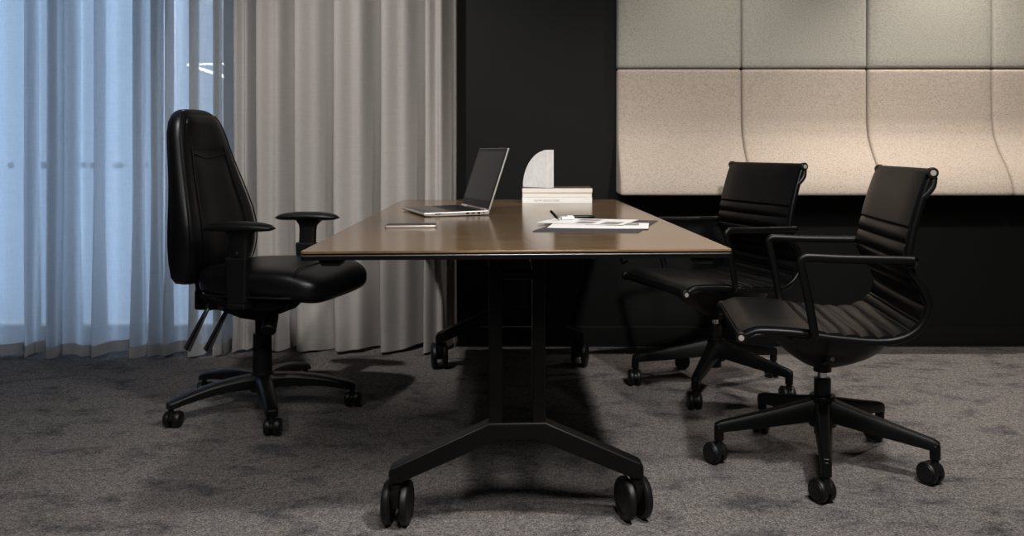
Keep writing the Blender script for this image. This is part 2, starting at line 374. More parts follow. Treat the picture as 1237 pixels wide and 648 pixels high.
# ------------------------------------------------------------------ wall cushions
def panel(name, col, row, lab, grp):
    P0 = 0.3425; pitch = 0.610
    x0 = P0+col*pitch+0.0025; x1 = x0+pitch-0.005
    if row == 1:
        z0, z1 = 1.3675, 1.975
        prof = [(z, 0.062) for z in [z0+(z1-z0)*k/12 for k in range(13)]]
    else:
        z0, z1 = 0.757, 1.3635
        key = [(0.757, 0.262), (0.80, 0.252), (0.85, 0.225), (0.895, 0.190), (0.94, 0.148), (0.985, 0.110), (1.04, 0.078), (1.10, 0.064), (1.2, 0.060), (1.3635, 0.060)]
        prof = []
        for k in range(29):
            z = z0+(z1-z0)*k/28
            for a, b in zip(key, key[1:]):
                if a[0] <= z <= b[0]+1e-9:
                    t = (z-a[0])/(b[0]-a[0]); prof.append((z, a[1]+(b[1]-a[1])*t)); break
    R = 0.014; n = 14
    bm = B(); rings = []
    K = len(prof)
    rnd = random.Random(col*7+row)
    for i, (z, t) in enumerate(prof):
        # rounded at top and bottom
        e = min(z-z0, z1-z)
        inset = 0 if e > R else R-math.sqrt(max(0, R*R-(R-e)**2))
        tt = t-inset
        ring = [Vector((x0, WALL_D-0.001, z))]
        for k in range(n+1):
            s = k/n; x = x0+(x1-x0)*s
            ex = min(x-x0, x1-x)
            ring.append(Vector((x, WALL_D-tt, z)))
        # round the vertical edges
        r = R
        ring = [Vector((x0, WALL_D-0.001, z)), Vector((x0, WALL_D-tt+r, z)), Vector((x0+r*0.3, WALL_D-tt+r*0.3, z)), Vector((x0+r, WALL_D-tt, z))]
        for k in range(1, n):
            s = k/n
            ring.append(Vector((x0+r+(x1-x0-2*r)*s, WALL_D-tt-0.003*math.sin(PI*s), z)))
        ring += [Vector((x1-r, WALL_D-tt, z)), Vector((x1-r*0.3, WALL_D-tt+r*0.3, z)), Vector((x1, WALL_D-tt+r, z)), Vector((x1, WALL_D-0.001, z))]
        if i == 0 or i == K-1:
            rings.append(ring)
        else: rings.append(ring)
        if i == 0:
            pass
    # add extra rings close to top/bottom for the rounding
    full = []
    def ringat(z, t):
        e = min(z-z0, z1-z); inset = 0 if e > R else R-math.sqrt(max(0, R*R-(R-e)**2)); tt = t-inset; r = R
        g = [Vector((x0+inset*.6, WALL_D-0.001, z)), Vector((x0+inset*.6, WALL_D-tt+r, z)), Vector((x0+r*0.3+inset*.4, WALL_D-tt+r*0.3, z)), Vector((x0+r, WALL_D-tt, z))]
        for k in range(1, n):
            s = k/n; g.append(Vector((x0+r+(x1-x0-2*r)*s, WALL_D-tt-0.003*math.sin(PI*s), z)))
        g += [Vector((x1-r, WALL_D-tt, z)), Vector((x1-r*0.3-inset*.4, WALL_D-tt+r*0.3, z)), Vector((x1-inset*.6, WALL_D-tt+r, z)), Vector((x1-inset*.6, WALL_D-0.001, z))]
        return g
    zs = [z0, z0+R*.1, z0+R*.3, z0+R*.6, z0+R] + [z for z, _ in prof if z0+R*1.2 < z < z1-R*1.2] + [z1-R, z1-R*.6, z1-R*.3, z1-R*.1, z1]
    zz = [p[0] for p in prof]; tt_ = [p[1] for p in prof]
    def ti(z):
        for a in range(K-1):
            if zz[a] <= z <= zz[a+1]+1e-9: return tt_[a]+(tt_[a+1]-tt_[a])*(z-zz[a])/(zz[a+1]-zz[a])
        return tt_[-1]
    loft(bm, [ringat(z, ti(z)) for z in zs])
    o = finish(name, bm, 'felt_grey' if row == 1 else 'felt_beige', autos=60)
    tag(o, lab, 'wall cushion', grp)
pos = ['first from the left', 'second from the left', 'third from the left', 'at the right edge']
for c in range(4):
    panel('wall_cushion', c, 1, 'flat grey felt wall cushion in the upper row, '+pos[c], 'flat grey wall cushions of the upper row')
    panel('wall_cushion', c, 0, 'flaring beige felt cushion in the lower row, '+pos[c], 'flaring beige wall cushions of the lower row')

# ------------------------------------------------------------------ curtains
def curtain(name, folds, dfront, dback, mat, hemmat, label, sheer=False, zb=0.012, end=None):
    """folds: list of px positions of fold fronts; sawtooth plan path"""
    root = thing(name, label, 'curtain', (0, 0, 0))
    rnd = random.Random(len(folds)*3+1)
    plan = []
    for a, b in zip(folds, folds[1:]):
        X0 = (a-660)*dfront/F_PX; X1 = (b-660)*dfront/F_PX; wd = X1-X0
        df = dfront+rnd.uniform(-0.008, 0.012); db = dback+rnd.uniform(-0.02, 0.015)
        plan += [(X0, df), (X0+0.14*wd, df-0.008), (X0+0.36*wd, df+0.18*(db-df)), (X0+0.55*wd, df+rnd.uniform(0.1, 0.35)*(db-df)),
                 (X0+0.78*wd, df+0.75*(db-df)), (X0+0.99*wd, db), (X0+1.01*wd, df+0.5*(db-df))]
    plan.append(((folds[-1]-660)*dfront/F_PX, dfront if end is None else end))
    path = catmull([Vector((p[0], p[1], 0)) for p in plan], 5)
    xm = sum(p.x for p in path)/len(path); 
    ph = rnd.random()*6
    def pt(i, z):
        p = path[i]; s = i/len(path)
        low = max(0, 1-z/1.2)
        wob = 0.012*math.sin(9*s*len(folds)*0.7+ph+2.2*z)*low + 0.006*math.sin(23*s*len(folds)*0.5+3*z)*low
        return Vector((p.x+0.35*wob, p.y+wob, z))
    hz = 0.052
    def zbot(i):
        s = i/len(path)
        return zb+0.008*math.sin(s*len(folds)*4.1+ph)+0.005*math.sin(s*len(folds)*9.7)+0.002
    zsl = [0, .04, .1, .2, .35, .55, .8, 1.1, 1.5, 2.0, 2.72]
    bm = B()
    rows = []
    for k, zz in enumerate(zsl):
        rows.append([bm.verts.new(pt(i, zz if k > 3 else (zbot(i)+hz+(0.2-0.07)*k/3 if k else zbot(i)+hz-0.004))) for i in range(len(path))])
    for a, b in zip(rows, rows[1:]):
        for i in range(len(path)-1): bm.faces.new((a[i], a[i+1], b[i+1], b[i]))
    finish('cloth', bm, mat, root, autos=180)
    bm = B(); rows = []
    for k, (dz, dy) in enumerate(((hz, -0.0015), (hz*0.5, -0.003), (0, -0.002), (0, 0.0015), (hz, 0.001))):
        rows.append([bm.verts.new(pt(i, 0.03)*1.0+Vector((0, dy, zbot(i)+dz-0.03))) for i in range(len(path))])
    for a, b in zip(rows, rows[1:]):
        for i in range(len(path)-1): bm.faces.new((a[i], a[i+1], b[i+1], b[i]))
    finish('hem', bm, hemmat, root, autos=70)
    return root
curtain('sheer_curtain', [-190, -130, -85, -30, 29, 58, 78, 113, 160, 183, 198, 228, 257, 270], 3.99, 4.12, 'sheer', 'sheer_hem',
        'pale translucent sheer curtain with blue daylight behind, left of the grey curtain', True)
curtain('grey_curtain', [281, 308, 355, 403, 460, 513, 548], 4.075, 4.22, 'drape', 'drape_hem',
        'grey linen curtain in deep folds beside the dark wall', end=4.17)

# ------------------------------------------------------------------ table
TH = math.radians(3.1)
TZ = 0.735
TL, TW = 2.06, 1.0
table = thing('meeting_table', 'rectangular walnut veneer meeting table on black wheeled T legs', 'table', (-0.119, 3.022, 0), TH)
def rrect(hx, hy, r, n=5):
    pts = []
    for cx, cy, a0 in ((hx-r, hy-r, 0), (-hx+r, hy-r, PI/2), (-hx+r, -hy+r, PI), (hx-r, -hy+r, 1.5*PI)):
        for k in range(n+1):
            a = a0+PI/2*k/n; pts.append((cx+r*math.cos(a), cy+r*math.sin(a)))
    return pts
bm = B(); prism(bm, rrect(TW/2, TL/2, 0.008), 'z', TZ-0.0055, TZ)
finish('tabletop', bm, 'veneer', table, smooth=False, bevel=0.0008)
bm = B(); prism(bm, rrect(TW/2-0.002, TL/2-0.002, 0.008), 'z', TZ-0.0085, TZ-0.0056)
prism(bm, rrect(TW/2-0.0005, TL/2-0.0005, 0.008), 'z', TZ-0.021, TZ-0.0086)
finish('edge_band', bm, 'powder', table, smooth=False, bevel=0.0022, seg=3)
bm = B(); prism(bm, rrect(TW/2+0.0004, TL/2+0.0004, 0.008), 'z', TZ-0.0122, TZ-0.0092)  # highlight along the black edge, built as a thin grey line
finish('edge_highlight', bm, 'edge_glint', table, smooth=False, bevel=0.0008)
# under frame rails
bm = B()
for sx in (-1, 1):
    box(bm, (sx*0.055, 0, TZ-0.045), (0.04, 1.62, 0.045))
finish('under_rail', bm, 'powder', table, smooth=False, bevel=0.003)
for x, y in ((-0.435, -0.99), (0.435, -0.99), (-0.435, 0.99), (0.435, 0.99)):
    bm = B(); prism(bm, [(x-0.028, TZ-0.0212), (x+0.028, TZ-0.0212), (x+0.022, TZ-0.036), (x-0.018, TZ-0.036)], 'y', y-0.03, y+0.03)
    finish('linking_bracket', bm, 'plastic', table, smooth=False, bevel=0.003)
def table_leg(y):
    """T leg in plane local y"""
    bm = B()
    # twin posts
    for sx in (-1, 1):
        box(bm, (sx*0.0555, y, (0.25+TZ-0.03)/2), (0.034, 0.045, TZ-0.03-0.25))
    lg = finish('leg', bm, 'powder', table, smooth=False, bevel=0.005, seg=3)
    bm = B()
    box(bm, (0, y, 0.645), (0.080, 0.034, 0.022)); box(bm, (0, y, TZ-0.034), (0.30, 0.09, 0.022))
    box(bm, (0, y-0.004, 0.696), (0.090, 0.050, 0.016))
    finish('crossbar', bm, 'powder', lg, smooth=False, bevel=0.003)
    bm = B()
    prof = [(-0.072, 0.270), (0.072, 0.270), (0.318, 0.160), (0.326, 0.152), (0.326, 0.118), (0.300, 0.120), (0.052, 0.225), (-0.052, 0.225),
            (-0.300, 0.120), (-0.326, 0.118), (-0.326, 0.152), (-0.318, 0.160)]
    prism(bm, prof, 'y', y-0.027, y+0.027)
    finish('foot', bm, 'powder', lg, smooth=False, bevel=0.006, seg=3)
    return lg
def table_caster(x, y, yaw):
    cs = finish('caster', _tc(), 'plastic', table, loc=(x, y, 0), rz=yaw)
    for sx in (-1, 1):
        bm = B(); r = 0.056
        pr = [(0.0, -0.012), (0.020, -0.012), (0.030, -0.010), (r-0.006, -0.012), (r, -0.007), (r, 0.004), (r-0.004, 0.009), (r-0.012, 0.011), (0.036, 0.008), (0.026, 0.012), (0.010, 0.013), (0.0, 0.013)]
        rot = Matrix.Translation((sx*0.024, 0.018, r+0.001)) @ Matrix.Rotation(PI/2*sx, 4, 'Y')
        lathe(bm, pr, 36, rot)
        finish('wheel', bm, 'rubber', cs)
    return cs
def _tc():
    bm = B()
    cyl(bm, (0, 0, 0.082), (0, 0, 0.122), 0.011); cyl(bm, (0, 0, 0.098), (0, 0, 0.114), 0.017)
    prism(bm, [(-0.022, 0.098), (0.020, 0.100), (0.042, 0.075), (0.040, 0.040), (0.02, 0.038), (-0.006, 0.05), (-0.020, 0.085)], 'x', -0.010, 0.010)
    cyl(bm, (-0.03, 0.018, 0.057), (0.03, 0.018, 0.057), 0.007)
    return bm
for y, yaws in ((-0.80, (-0.1, 0.28)), (0.80, (0.15, -0.25))):
    table_leg(y)
    for sx, yw in zip((-1, 1), yaws): table_caster(sx*0.310, y, yw)
# cable hook under the top
bm = B(); tube(bm, catmull([(0.26, -0.86, TZ-0.021), (0.262, -0.86, TZ-0.045), (0.268, -0.86, TZ-0.055), (0.278, -0.86, TZ-0.048)], 5), 0.003, 8)
finish('cable_hook', bm, 'powder', table)

def on_table(px, py, z=TZ):
    d = F_PX*(CAM_H-z)/(py-182); return Vector(((px-660)*d/F_PX, d, z))

# ------------------------------------------------------------------ laptop
lap = thing('laptop', 'silver open laptop with dark screen on the far left of the table', 'laptop', (-0.425, 2.98, TZ), math.radians(21))
LD, LW = 0.240, 0.36     # local x = depth towards the screen, y = width away from camera
bm = B()
prof = [(0.004, 0.0035), (0.0, 0.009), (0.003, 0.0135), (LD-0.004, 0.0175), (LD, 0.014), (LD-0.004, 0.0035), (0.05, 0.002)]
prism(bm, prof, 'y', 0, LW); base = finish('base', bm, 'silver', lap, smooth=False, bevel=0.0015)
for x, y in ((0.03, 0.03), (0.03, LW-0.03), (LD-0.03, 0.03), (LD-0.03, LW-0.03)):
    bm = B(); cyl(bm, (x, y, 0), (x, y, 0.004), 0.006, n=12); finish('rubber_foot', bm, 'rubber', base)
bm = B(); prism(bm, [(0.004, 0.0136), (LD-0.006, 0.0176), (LD-0.006, 0.0178), (0.004, 0.0138)], 'y', 0.002, LW-0.002); finish('deck', bm, 'silver_dk', base, smooth=False)
def deckz(x): return 0.0137+(x-0.003)*(0.004/(LD-0.007))
bm = B()
for r in range(5):
    for k in range(14):
        x0 = 0.112+r*0.0205; y0 = 0.025+k*0.0224
        box(bm, (x0+0.009, y0+0.0102, deckz(x0+0.009)+0.0006), (0.0172, 0.0194, 0.0014))
finish('keyboard', bm, 'keys', base, smooth=False)
bm = B(); box(bm, (0.162, 0.18, deckz(0.162)+0.0002), (0.108, 0.322, 0.0004)); finish('keyboard_tray', bm, 'silver_dk', base, smooth=False)
bm = B(); box(bm, (0.054, 0.185, deckz(0.054)+0.0004), (0.068, 0.112, 0.0007)); finish('touchpad', bm, 'silver_dk', base, smooth=False)
for x, wx, hz in ((0.05, 0.020, 0.0035), (0.158, 0.012, 0.006), (0.178, 0.013, 0.005), (0.199, 0.010, 0.007), (0.217, 0.005, 0.005)):
    bm = B(); box(bm, (x, 0.0002, 0.0095), (wx, 0.0012, hz)); finish('port', bm, 'keys', base, smooth=False)
ang = math.atan2(0.075, 0.226)
lid_m = Matrix.Translation((LD-0.006, 0, 0.0165)) @ Matrix.Rotation(ang, 4, 'Y')
bm = B(); box(bm, (0.003, LW/2, 0.119), (0.006, LW, 0.234)); bmesh.ops.transform(bm, matrix=lid_m, verts=bm.verts)
lid = finish('lid', bm, 'silver', lap, smooth=False, bevel=0.002)
bm = B(); box(bm, (-0.0004, LW/2, 0.120), (0.0014, LW-0.006, 0.228)); bmesh.ops.transform(bm, matrix=lid_m, verts=bm.verts)
finish('bezel', bm, 'keys', lid, smooth=False)
bm = B(); box(bm, (-0.0014, LW/2, 0.128), (0.0010, LW-0.026, 0.188)); bmesh.ops.transform(bm, matrix=lid_m, verts=bm.verts)
finish('screen', bm, 'screen', lid, smooth=False)
bm = B()   # small round maker's mark below the screen: a ring with two slanted strokes
tube(bm, [Vector((-0.0016, LW/2+0.0055*math.cos(a*PI/12), 0.018+0.0055*math.sin(a*PI/12))) for a in range(25)], 0.0005, 6)
for dy in (-0.0015, 0.0015): tube(bm, [(-0.0016, LW/2+dy-0.0008, 0.0145), (-0.0016, LW/2+dy+0.0008, 0.0215)], 0.0005, 6)
bmesh.ops.transform(bm, matrix=lid_m, verts=bm.verts); finish('round_mark', bm, 'steel', lid)
for y in (0.05, LW-0.05):
    bm = B(); cyl(bm, (LD-0.009, y-0.025, 0.0175), (LD-0.009, y+0.025, 0.0175), 0.005, n=14); finish('hinge', bm, 'silver', lap)

# ------------------------------------------------------------------ phone
ph = thing('mobile_phone', 'slim silver edged phone lying face up in front of the laptop', 'phone', (-0.408, 2.600, TZ), math.radians(5))
bm = B(); prism(bm, rrect(0.077, 0.036, 0.009), 'z', 0.0, 0.0078); finish('body', bm, 'silver', ph, bevel=0.002, seg=3)
bm = B(); prism(bm, rrect(0.0745, 0.0335, 0.008), 'z', 0.0079, 0.0086); finish('glass_front', bm, 'screen', ph)

# ------------------------------------------------------------------ books and bookend
def book(z, t, x0, x1, y0, dy, coverm, pagem, rz, label, spine_text=None):
    xm = (x0+x1)/2
    r = thing('book', label, 'book', (xm, y0, z), rz, 'stacked books at the far end of the table')
    hw = (x1-x0)/2
    bm = B()
    # cover: bottom board, spine (towards the camera), top board
    prism(bm, [(0, 0), (dy, 0), (dy, 0.0016), (0.003, 0.0016), (0.003, t-0.0016), (dy, t-0.0016), (dy, t), (0, t)], 'x', -hw, hw)
    cv = finish('cover', bm, pagem, r, smooth=True, bevel=0.0032, seg=3)
    bm = B(); box(bm, (0, dy/2+0.001, t/2), (2*hw-0.006, dy-0.008, t-0.0034)); finish('pages', bm, 'paper', r, smooth=False)
    if coverm:
        bm = B(); box(bm, (0, dy/2, t+0.0002), (2*hw-0.0006, dy-0.001, 0.0007)); finish('cover_photo', bm, coverm, cv, smooth=False)
    if spine_text:
        cu = bpy.data.curves.new('spine_lettering', 'FONT'); cu.body = spine_text; cu.size = 0.0125; cu.extrude = 0.0002
        cu.align_x = 'LEFT'; cu.align_y = 'CENTER'; cu.space_character = 1.1
        tmp = bpy.data.objects.new('tmp', cu); COL.objects.link(tmp)
        bpy.context.view_layer.update()
        me = bpy.data.meshes.new_from_object(tmp.evaluated_get(bpy.context.evaluated_depsgraph_get()))
        bpy.data.objects.remove(tmp)
        me.name = 'spine_lettering'; me.materials.clear(); me.materials.append(M['ink'])
        to = bpy.data.objects.new('spine_lettering', me); COL.objects.link(to); to.parent = cv
        to.rotation_euler = (PI/2, 0, 0); to.location = (-hw+0.052, -0.0004, t*0.42)
    return r
BX0, BX1, BY = -0.1055, 0.2005, 3.775
book(TZ, 0.0256, BX0, BX1, BY, 0.235, None, 'white_cover', 0, 'white book with grey spine lettering at the bottom of the stack', 'IN MY BACKYARD')
book(TZ+0.0265, 0.0187, BX0+0.001, BX1-0.001, BY+0.004, 0.232, None, 'pages', 0.004, 'cream spined book in the middle of the stack')
book(TZ+0.0461, 0.0188, BX0, BX1+0.001, BY, 0.234, 'cover_dk', 'pages', 0, 'cream spined book with dark photo cover on top of the stack, under the marble bookend')
bm = B()
R = 0.168; pts = [(0, 0)]+[(-R*math.cos(a), R*math.sin(a)) for a in [PI/2*k/24 for k in range(25)]]
prism(bm, pts, 'y', -0.018, 0.018)
tag(finish('marble_bookend', bm, 'marble', smooth=True, bevel=0.0012, loc=(0.020, 3.815, TZ+0.0657), rz=math.radians(-47), autos=30),
    'quarter round white marble bookend standing on the stack of books', 'bookend')

# ------------------------------------------------------------------ papers on folder
fo = thing('folder', 'dark grey open card folder under the papers', 'folder', (0.1625, 2.655, TZ), math.radians(-14))
def quad_slab(name, cs, z0, z1, mat, parent=None, bevel=0):
    bm = B(); prism(bm, cs, 'z', z0, z1); return finish(name, bm, mat, parent, smooth=False, bevel=bevel)
bpy.context.view_layer.update()
def toloc(o, pts):
    m = (Matrix.Translation(o.location) @ Matrix.Rotation(o.rotation_euler[2], 4, 'Z')).inverted(); return [tuple((m @ Vector((p[0], p[1], 0)))[:2]) for p in pts]
fc = [(-0.040, 2.450), (0.257, 2.412), (0.366, 2.826), (0.069, 2.864)]
quad_slab('back_cover', toloc(fo, fc), 0.0, 0.0015, 'folder', fo)
fl = [(0.075, 2.45), (0.083, 2.44)]
quad_slab('front_flap', toloc(fo, [(-0.040+0.002, 2.450), (0.257, 2.412), (0.27, 2.46), (-0.027, 2.498)]), 0.0016, 0.0024, 'folder', fo)
def sheet(cs, z, label, prints, curl=0.0):
    bm = B(); nx, ny = 12, 8
    a, b, c, d = [Vector((p[0], p[1], 0)) for p in cs]
    cen = (a+b+c+d)/4
    def P(u, v, off): 
        p = (a*(1-u)+b*u)*(1-v)+(d*(1-u)+c*u)*v
        return p-cen+Vector((0, 0, off+curl*((2*u-1)**2*0.6+math.sin(v*PI)*0.25*math.sin(u*5))))
    top = [[bm.verts.new(P(i/nx, j/ny, 0.0006)) for i in range(nx+1)] for j in range(ny+1)]
    bot = [[bm.verts.new(P(i/nx, j/ny, 0.0)) for i in range(nx+1)] for j in range(ny+1)]
    for j in range(ny):
        for i in range(nx):
            bm.faces.new((top[j][i], top[j][i+1], top[j+1][i+1], top[j+1][i])); bm.faces.new((bot[j][i], bot[j+1][i], bot[j+1][i+1], bot[j][i+1]))
    for i in range(nx):
        bm.faces.new((bot[0][i], bot[0][i+1], top[0][i+1], top[0][i])); bm.faces.new((top[ny][i], top[ny][i+1], bot[ny][i+1], bot[ny][i]))
    for j in range(ny):
        bm.faces.new((top[j][0], top[j+1][0], bot[j+1][0], bot[j][0])); bm.faces.new((bot[j][nx], bot[j+1][nx], top[j+1][nx], top[j][nx]))
    o = finish('paper_sheet', bm, 'paper', loc=(cen.x, cen.y, z)); tag(o, label, 'paper', 'papers on the dark folder')
    for (u0, u1, v0, v1) in prints:
        bm = B(); k = 6
        g = [[bm.verts.new(P(u0+(u1-u0)*i/k, v, 0.0009)) for i in range(k+1)] for v in (v0, v1)]
        for i in range(k): bm.faces.new((g[0][i], g[0][i+1], g[1][i+1], g[1][i]))
        finish('printed_picture', bm, 'print', o, smooth=False)
sheet([(0.002, 2.536), (0.297, 2.508), (0.322, 2.700), (0.027, 2.735)], TZ+0.0026, 'white sheet nearest the camera on the dark folder', [(0.35, 0.9, 0.55, 0.9)], 0.001)
sheet([(-0.030, 2.690), (0.230, 2.600), (0.300, 2.800), (0.035, 2.880)], TZ+0.0048, 'white printed sheet lying askew over the other sheet', [(0.42, 0.62, 0.1, 0.45), (0.72, 0.93, 0.05, 0.5), (0.35, 0.6, 0.6, 0.85)], 0.0015)
# pens
p1 = thing('pen', 'black pen propped up with its end in the air at the left of the papers', 'pen', (0.035, 2.76, TZ+0.007))
bm = B(); q0 = Vector((0.0, 0.0, 0.007)); q1 = Vector((-0.020, 0.030, 0.027))
tube(bm, [q0, q0+(q1-q0)*0.05, q1], [0.0035, 0.0045, 0.0045], 12); finish('barrel', bm, 'plastic', p1)
bm = B(); tube(bm, [q0, q0+Vector((0.006, -0.009, -0.006))], [0.0034, 0.001], 10); finish('tip', bm, 'steel', p1)
p2 = thing('marker_pen', 'black marker lying flat behind the printed sheet', 'pen', (0.115, 2.905, TZ+0.0068), math.radians(8))
bm = B(); tube(bm, [(-0.045, 0, 0), (0.02, 0, 0)], [0.0065, 0.0065], 14); finish('barrel', bm, 'plastic', p2)
bm = B(); tube(bm, [(0.0202, 0, 0), (0.044, 0, 0), (0.048, 0, 0)], [0.0068, 0.0062, 0.003], 14); finish('cap', bm, 'plastic', p2)
bm = B(); box(bm, (0, 0, 0.0045), (0.042, 0.03, 0.009)); box(bm, (0.008, -0.004, 0.0105), (0.02, 0.016, 0.004))
tag(finish('paper_clip_block', bm, 'paper', smooth=False, bevel=0.002, loc=(0.068, 2.80, TZ+0.0075), rz=0.2), 'small white folded paper slip beside the propped pen', 'paper slip')

# ------------------------------------------------------------------ casters for chairs
def caster(parent, x, y, yaw, r, wide, hooded=True, top=0.09):
    """twin wheel caster; wheel axis along local x"""
    bm = B()
    cyl(bm, (0, 0, r*1.3), (0, 0, top), 0.0075, n=14)
    # hood: partial cylinder between wheels
    pts = []
    off = 0.016
    for k in range(13):
        a = math.radians(-20+k*200/12)
        pts.append((off+(r*1.0)*math.cos(a), r+(r*1.0)*math.sin(a)))
    pts += [(off-r*0.35, r*0.85), (off+r*0.3, r*0.7)]
    prism(bm, pts, 'x', -wide*0.10, wide*0.10)
    cyl(bm, (-wide*0.45, off, r), (wide*0.45, off, r), r*0.2, n=12)
    cyl(bm, (0, 0, r*1.55), (0, 0, r*2.25), 0.012, 0.010, n=16)
    c = finish('caster', bm, 'plastic', parent, loc=(x, y, 0), rz=yaw, bevel=0.0015)
    for sx in (-1, 1):
        bm = B(); h = wide*0.20
        pr = [(0, -h), (r*0.8, -h), (r*0.96, -h*0.9), (r, -h*0.5), (r, h*0.2), (r*0.97, h*0.6), (r*0.88, h*0.85), (r*0.80, h*0.70), (r*0.76, h*0.9), (r*0.4, h*1.12), (0, h*1.15)]
        rot = Matrix.Translation((sx*wide*0.295, off, r+0.0005)) @ Matrix.Rotation(PI/2*sx, 4, 'Y')
        lathe(bm, pr, 32, rot)
        finish('wheel', bm, 'rubber', c)
    return c

def star_base(parent, a0, R, hub_r, z_hub0, z_hub1, root, tip, w0, w1, droop=0.0, stub=None):
    """root=(zbot,ztop) tip=(zbot,ztop)"""
    bm = B()
    cyl(bm, (0, 0, z_hub0), (0, 0, z_hub1), hub_r, hub_r*0.92, n=32)
    for k in range(5):
        a = a0+2*PI*k/5; rot = Matrix.Rotation(a, 4, 'Z')
        rings = []
        for t in [0, .12, .25, .4, .55, .7, .85, .95, 1.0]:
            rr = hub_r*0.3+(R+0.012-hub_r*0.3)*t
            tt = t**0.9
            zb = root[0]+(tip[0]-root[0])*tt + droop*math.sin(PI*t)
            zt = root[1]+(tip[1]-root[1])*tt + droop*math.sin(PI*t)
            w_ = (w0+(w1-w0)*t)/2
            if t > 0.97: w_ *= 0.85; zt -= (zt-zb)*0.12
            c = (zt-zb)
            rings.append([rot @ Vector(p) for p in ((rr, -w_, zb), (rr, w_, zb), (rr, w_*0.95, zb+c*0.7), (rr, w_*0.6, zt), (rr, -w_*0.6, zt), (rr, -w_*0.95, zb+c*0.7))])
        loft(bm, rings)
        if stub:
            p = rot @ Vector((R, 0, 0)); cyl(bm, (p.x, p.y, stub), (p.x, p.y, tip[1]-0.012), w1*0.5, n=16)
    return finish('star_base', bm, 'powder', parent, bevel=0.002, autos=50)

# ------------------------------------------------------------------ ribbed swivel chairs
PROF = [(.280,.437),(.250,.452),(.218,.4575),(.125,.454),(.026,.442),(-.095,.434),(-.165,.445),(-.212,.480),(-.230,.5335),(-.214,.582),(-.186,.623),(-.176,.665),(-.188,.737),(-.207,.81),(-.228,.874),(-.242,.904)]
def profile_pts():
    return [Vector((p.x, 0, p.y)) for p in catmull([Vector((a, b, 0)) for a, b in PROF], 22)]
def rail(path, y):
    out = []
    for i in range(0, len(path), 3):
        t = (path[min(i+1, len(path)-1)]-path[max(i-1, 0)]).normalized(); n = Vector((t.z, 0, -t.x))
        out.append(path[i]+Vector((0, y, 0))-n*0.004)
    return out
def pad(bm, path, s0, s1, thick, ribfn, hw):
    """solid quilted pad following path between arclengths fraction indices"""
    P = path[s0:s1+1]; K = len(P); L = [0]
    for a, b in zip(path, path[1:]): L.append(L[-1]+(b-a).length)
    rings = []; nw = 10
    for i, p in enumerate(P):
        gi = s0+i
        t = (path[min(gi+1, len(path)-1)]-path[max(gi-1, 0)]).normalized()
        n = Vector((t.z, 0, -t.x))      # towards the sitter
        if gi < 10 and n.z < 0: n = -n
        th = ribfn(L[gi]); edge = min(1.0, min(i, K-1-i)/2.0*0.3+0.72)
        ring = []
        for k in range(nw+1):
            s = -1+2*k/nw; e = 1-abs(s)**8*0.4
            sag = -0.003*(1-s*s)
            ring.append(p+Vector((0, s*hw, 0))+n*(th*e*edge+sag))
        for k in range(nw, -1, -1):
            s = -1+2*k/nw; e = 1-abs(s)**8*0.4
            sag = -0.003*(1-s*s)
            ring.append(p+Vector((0, s*hw, 0))+n*(-thick*e*edge*0.6+sag))
        rings.append(ring)
    loft(bm, rings)
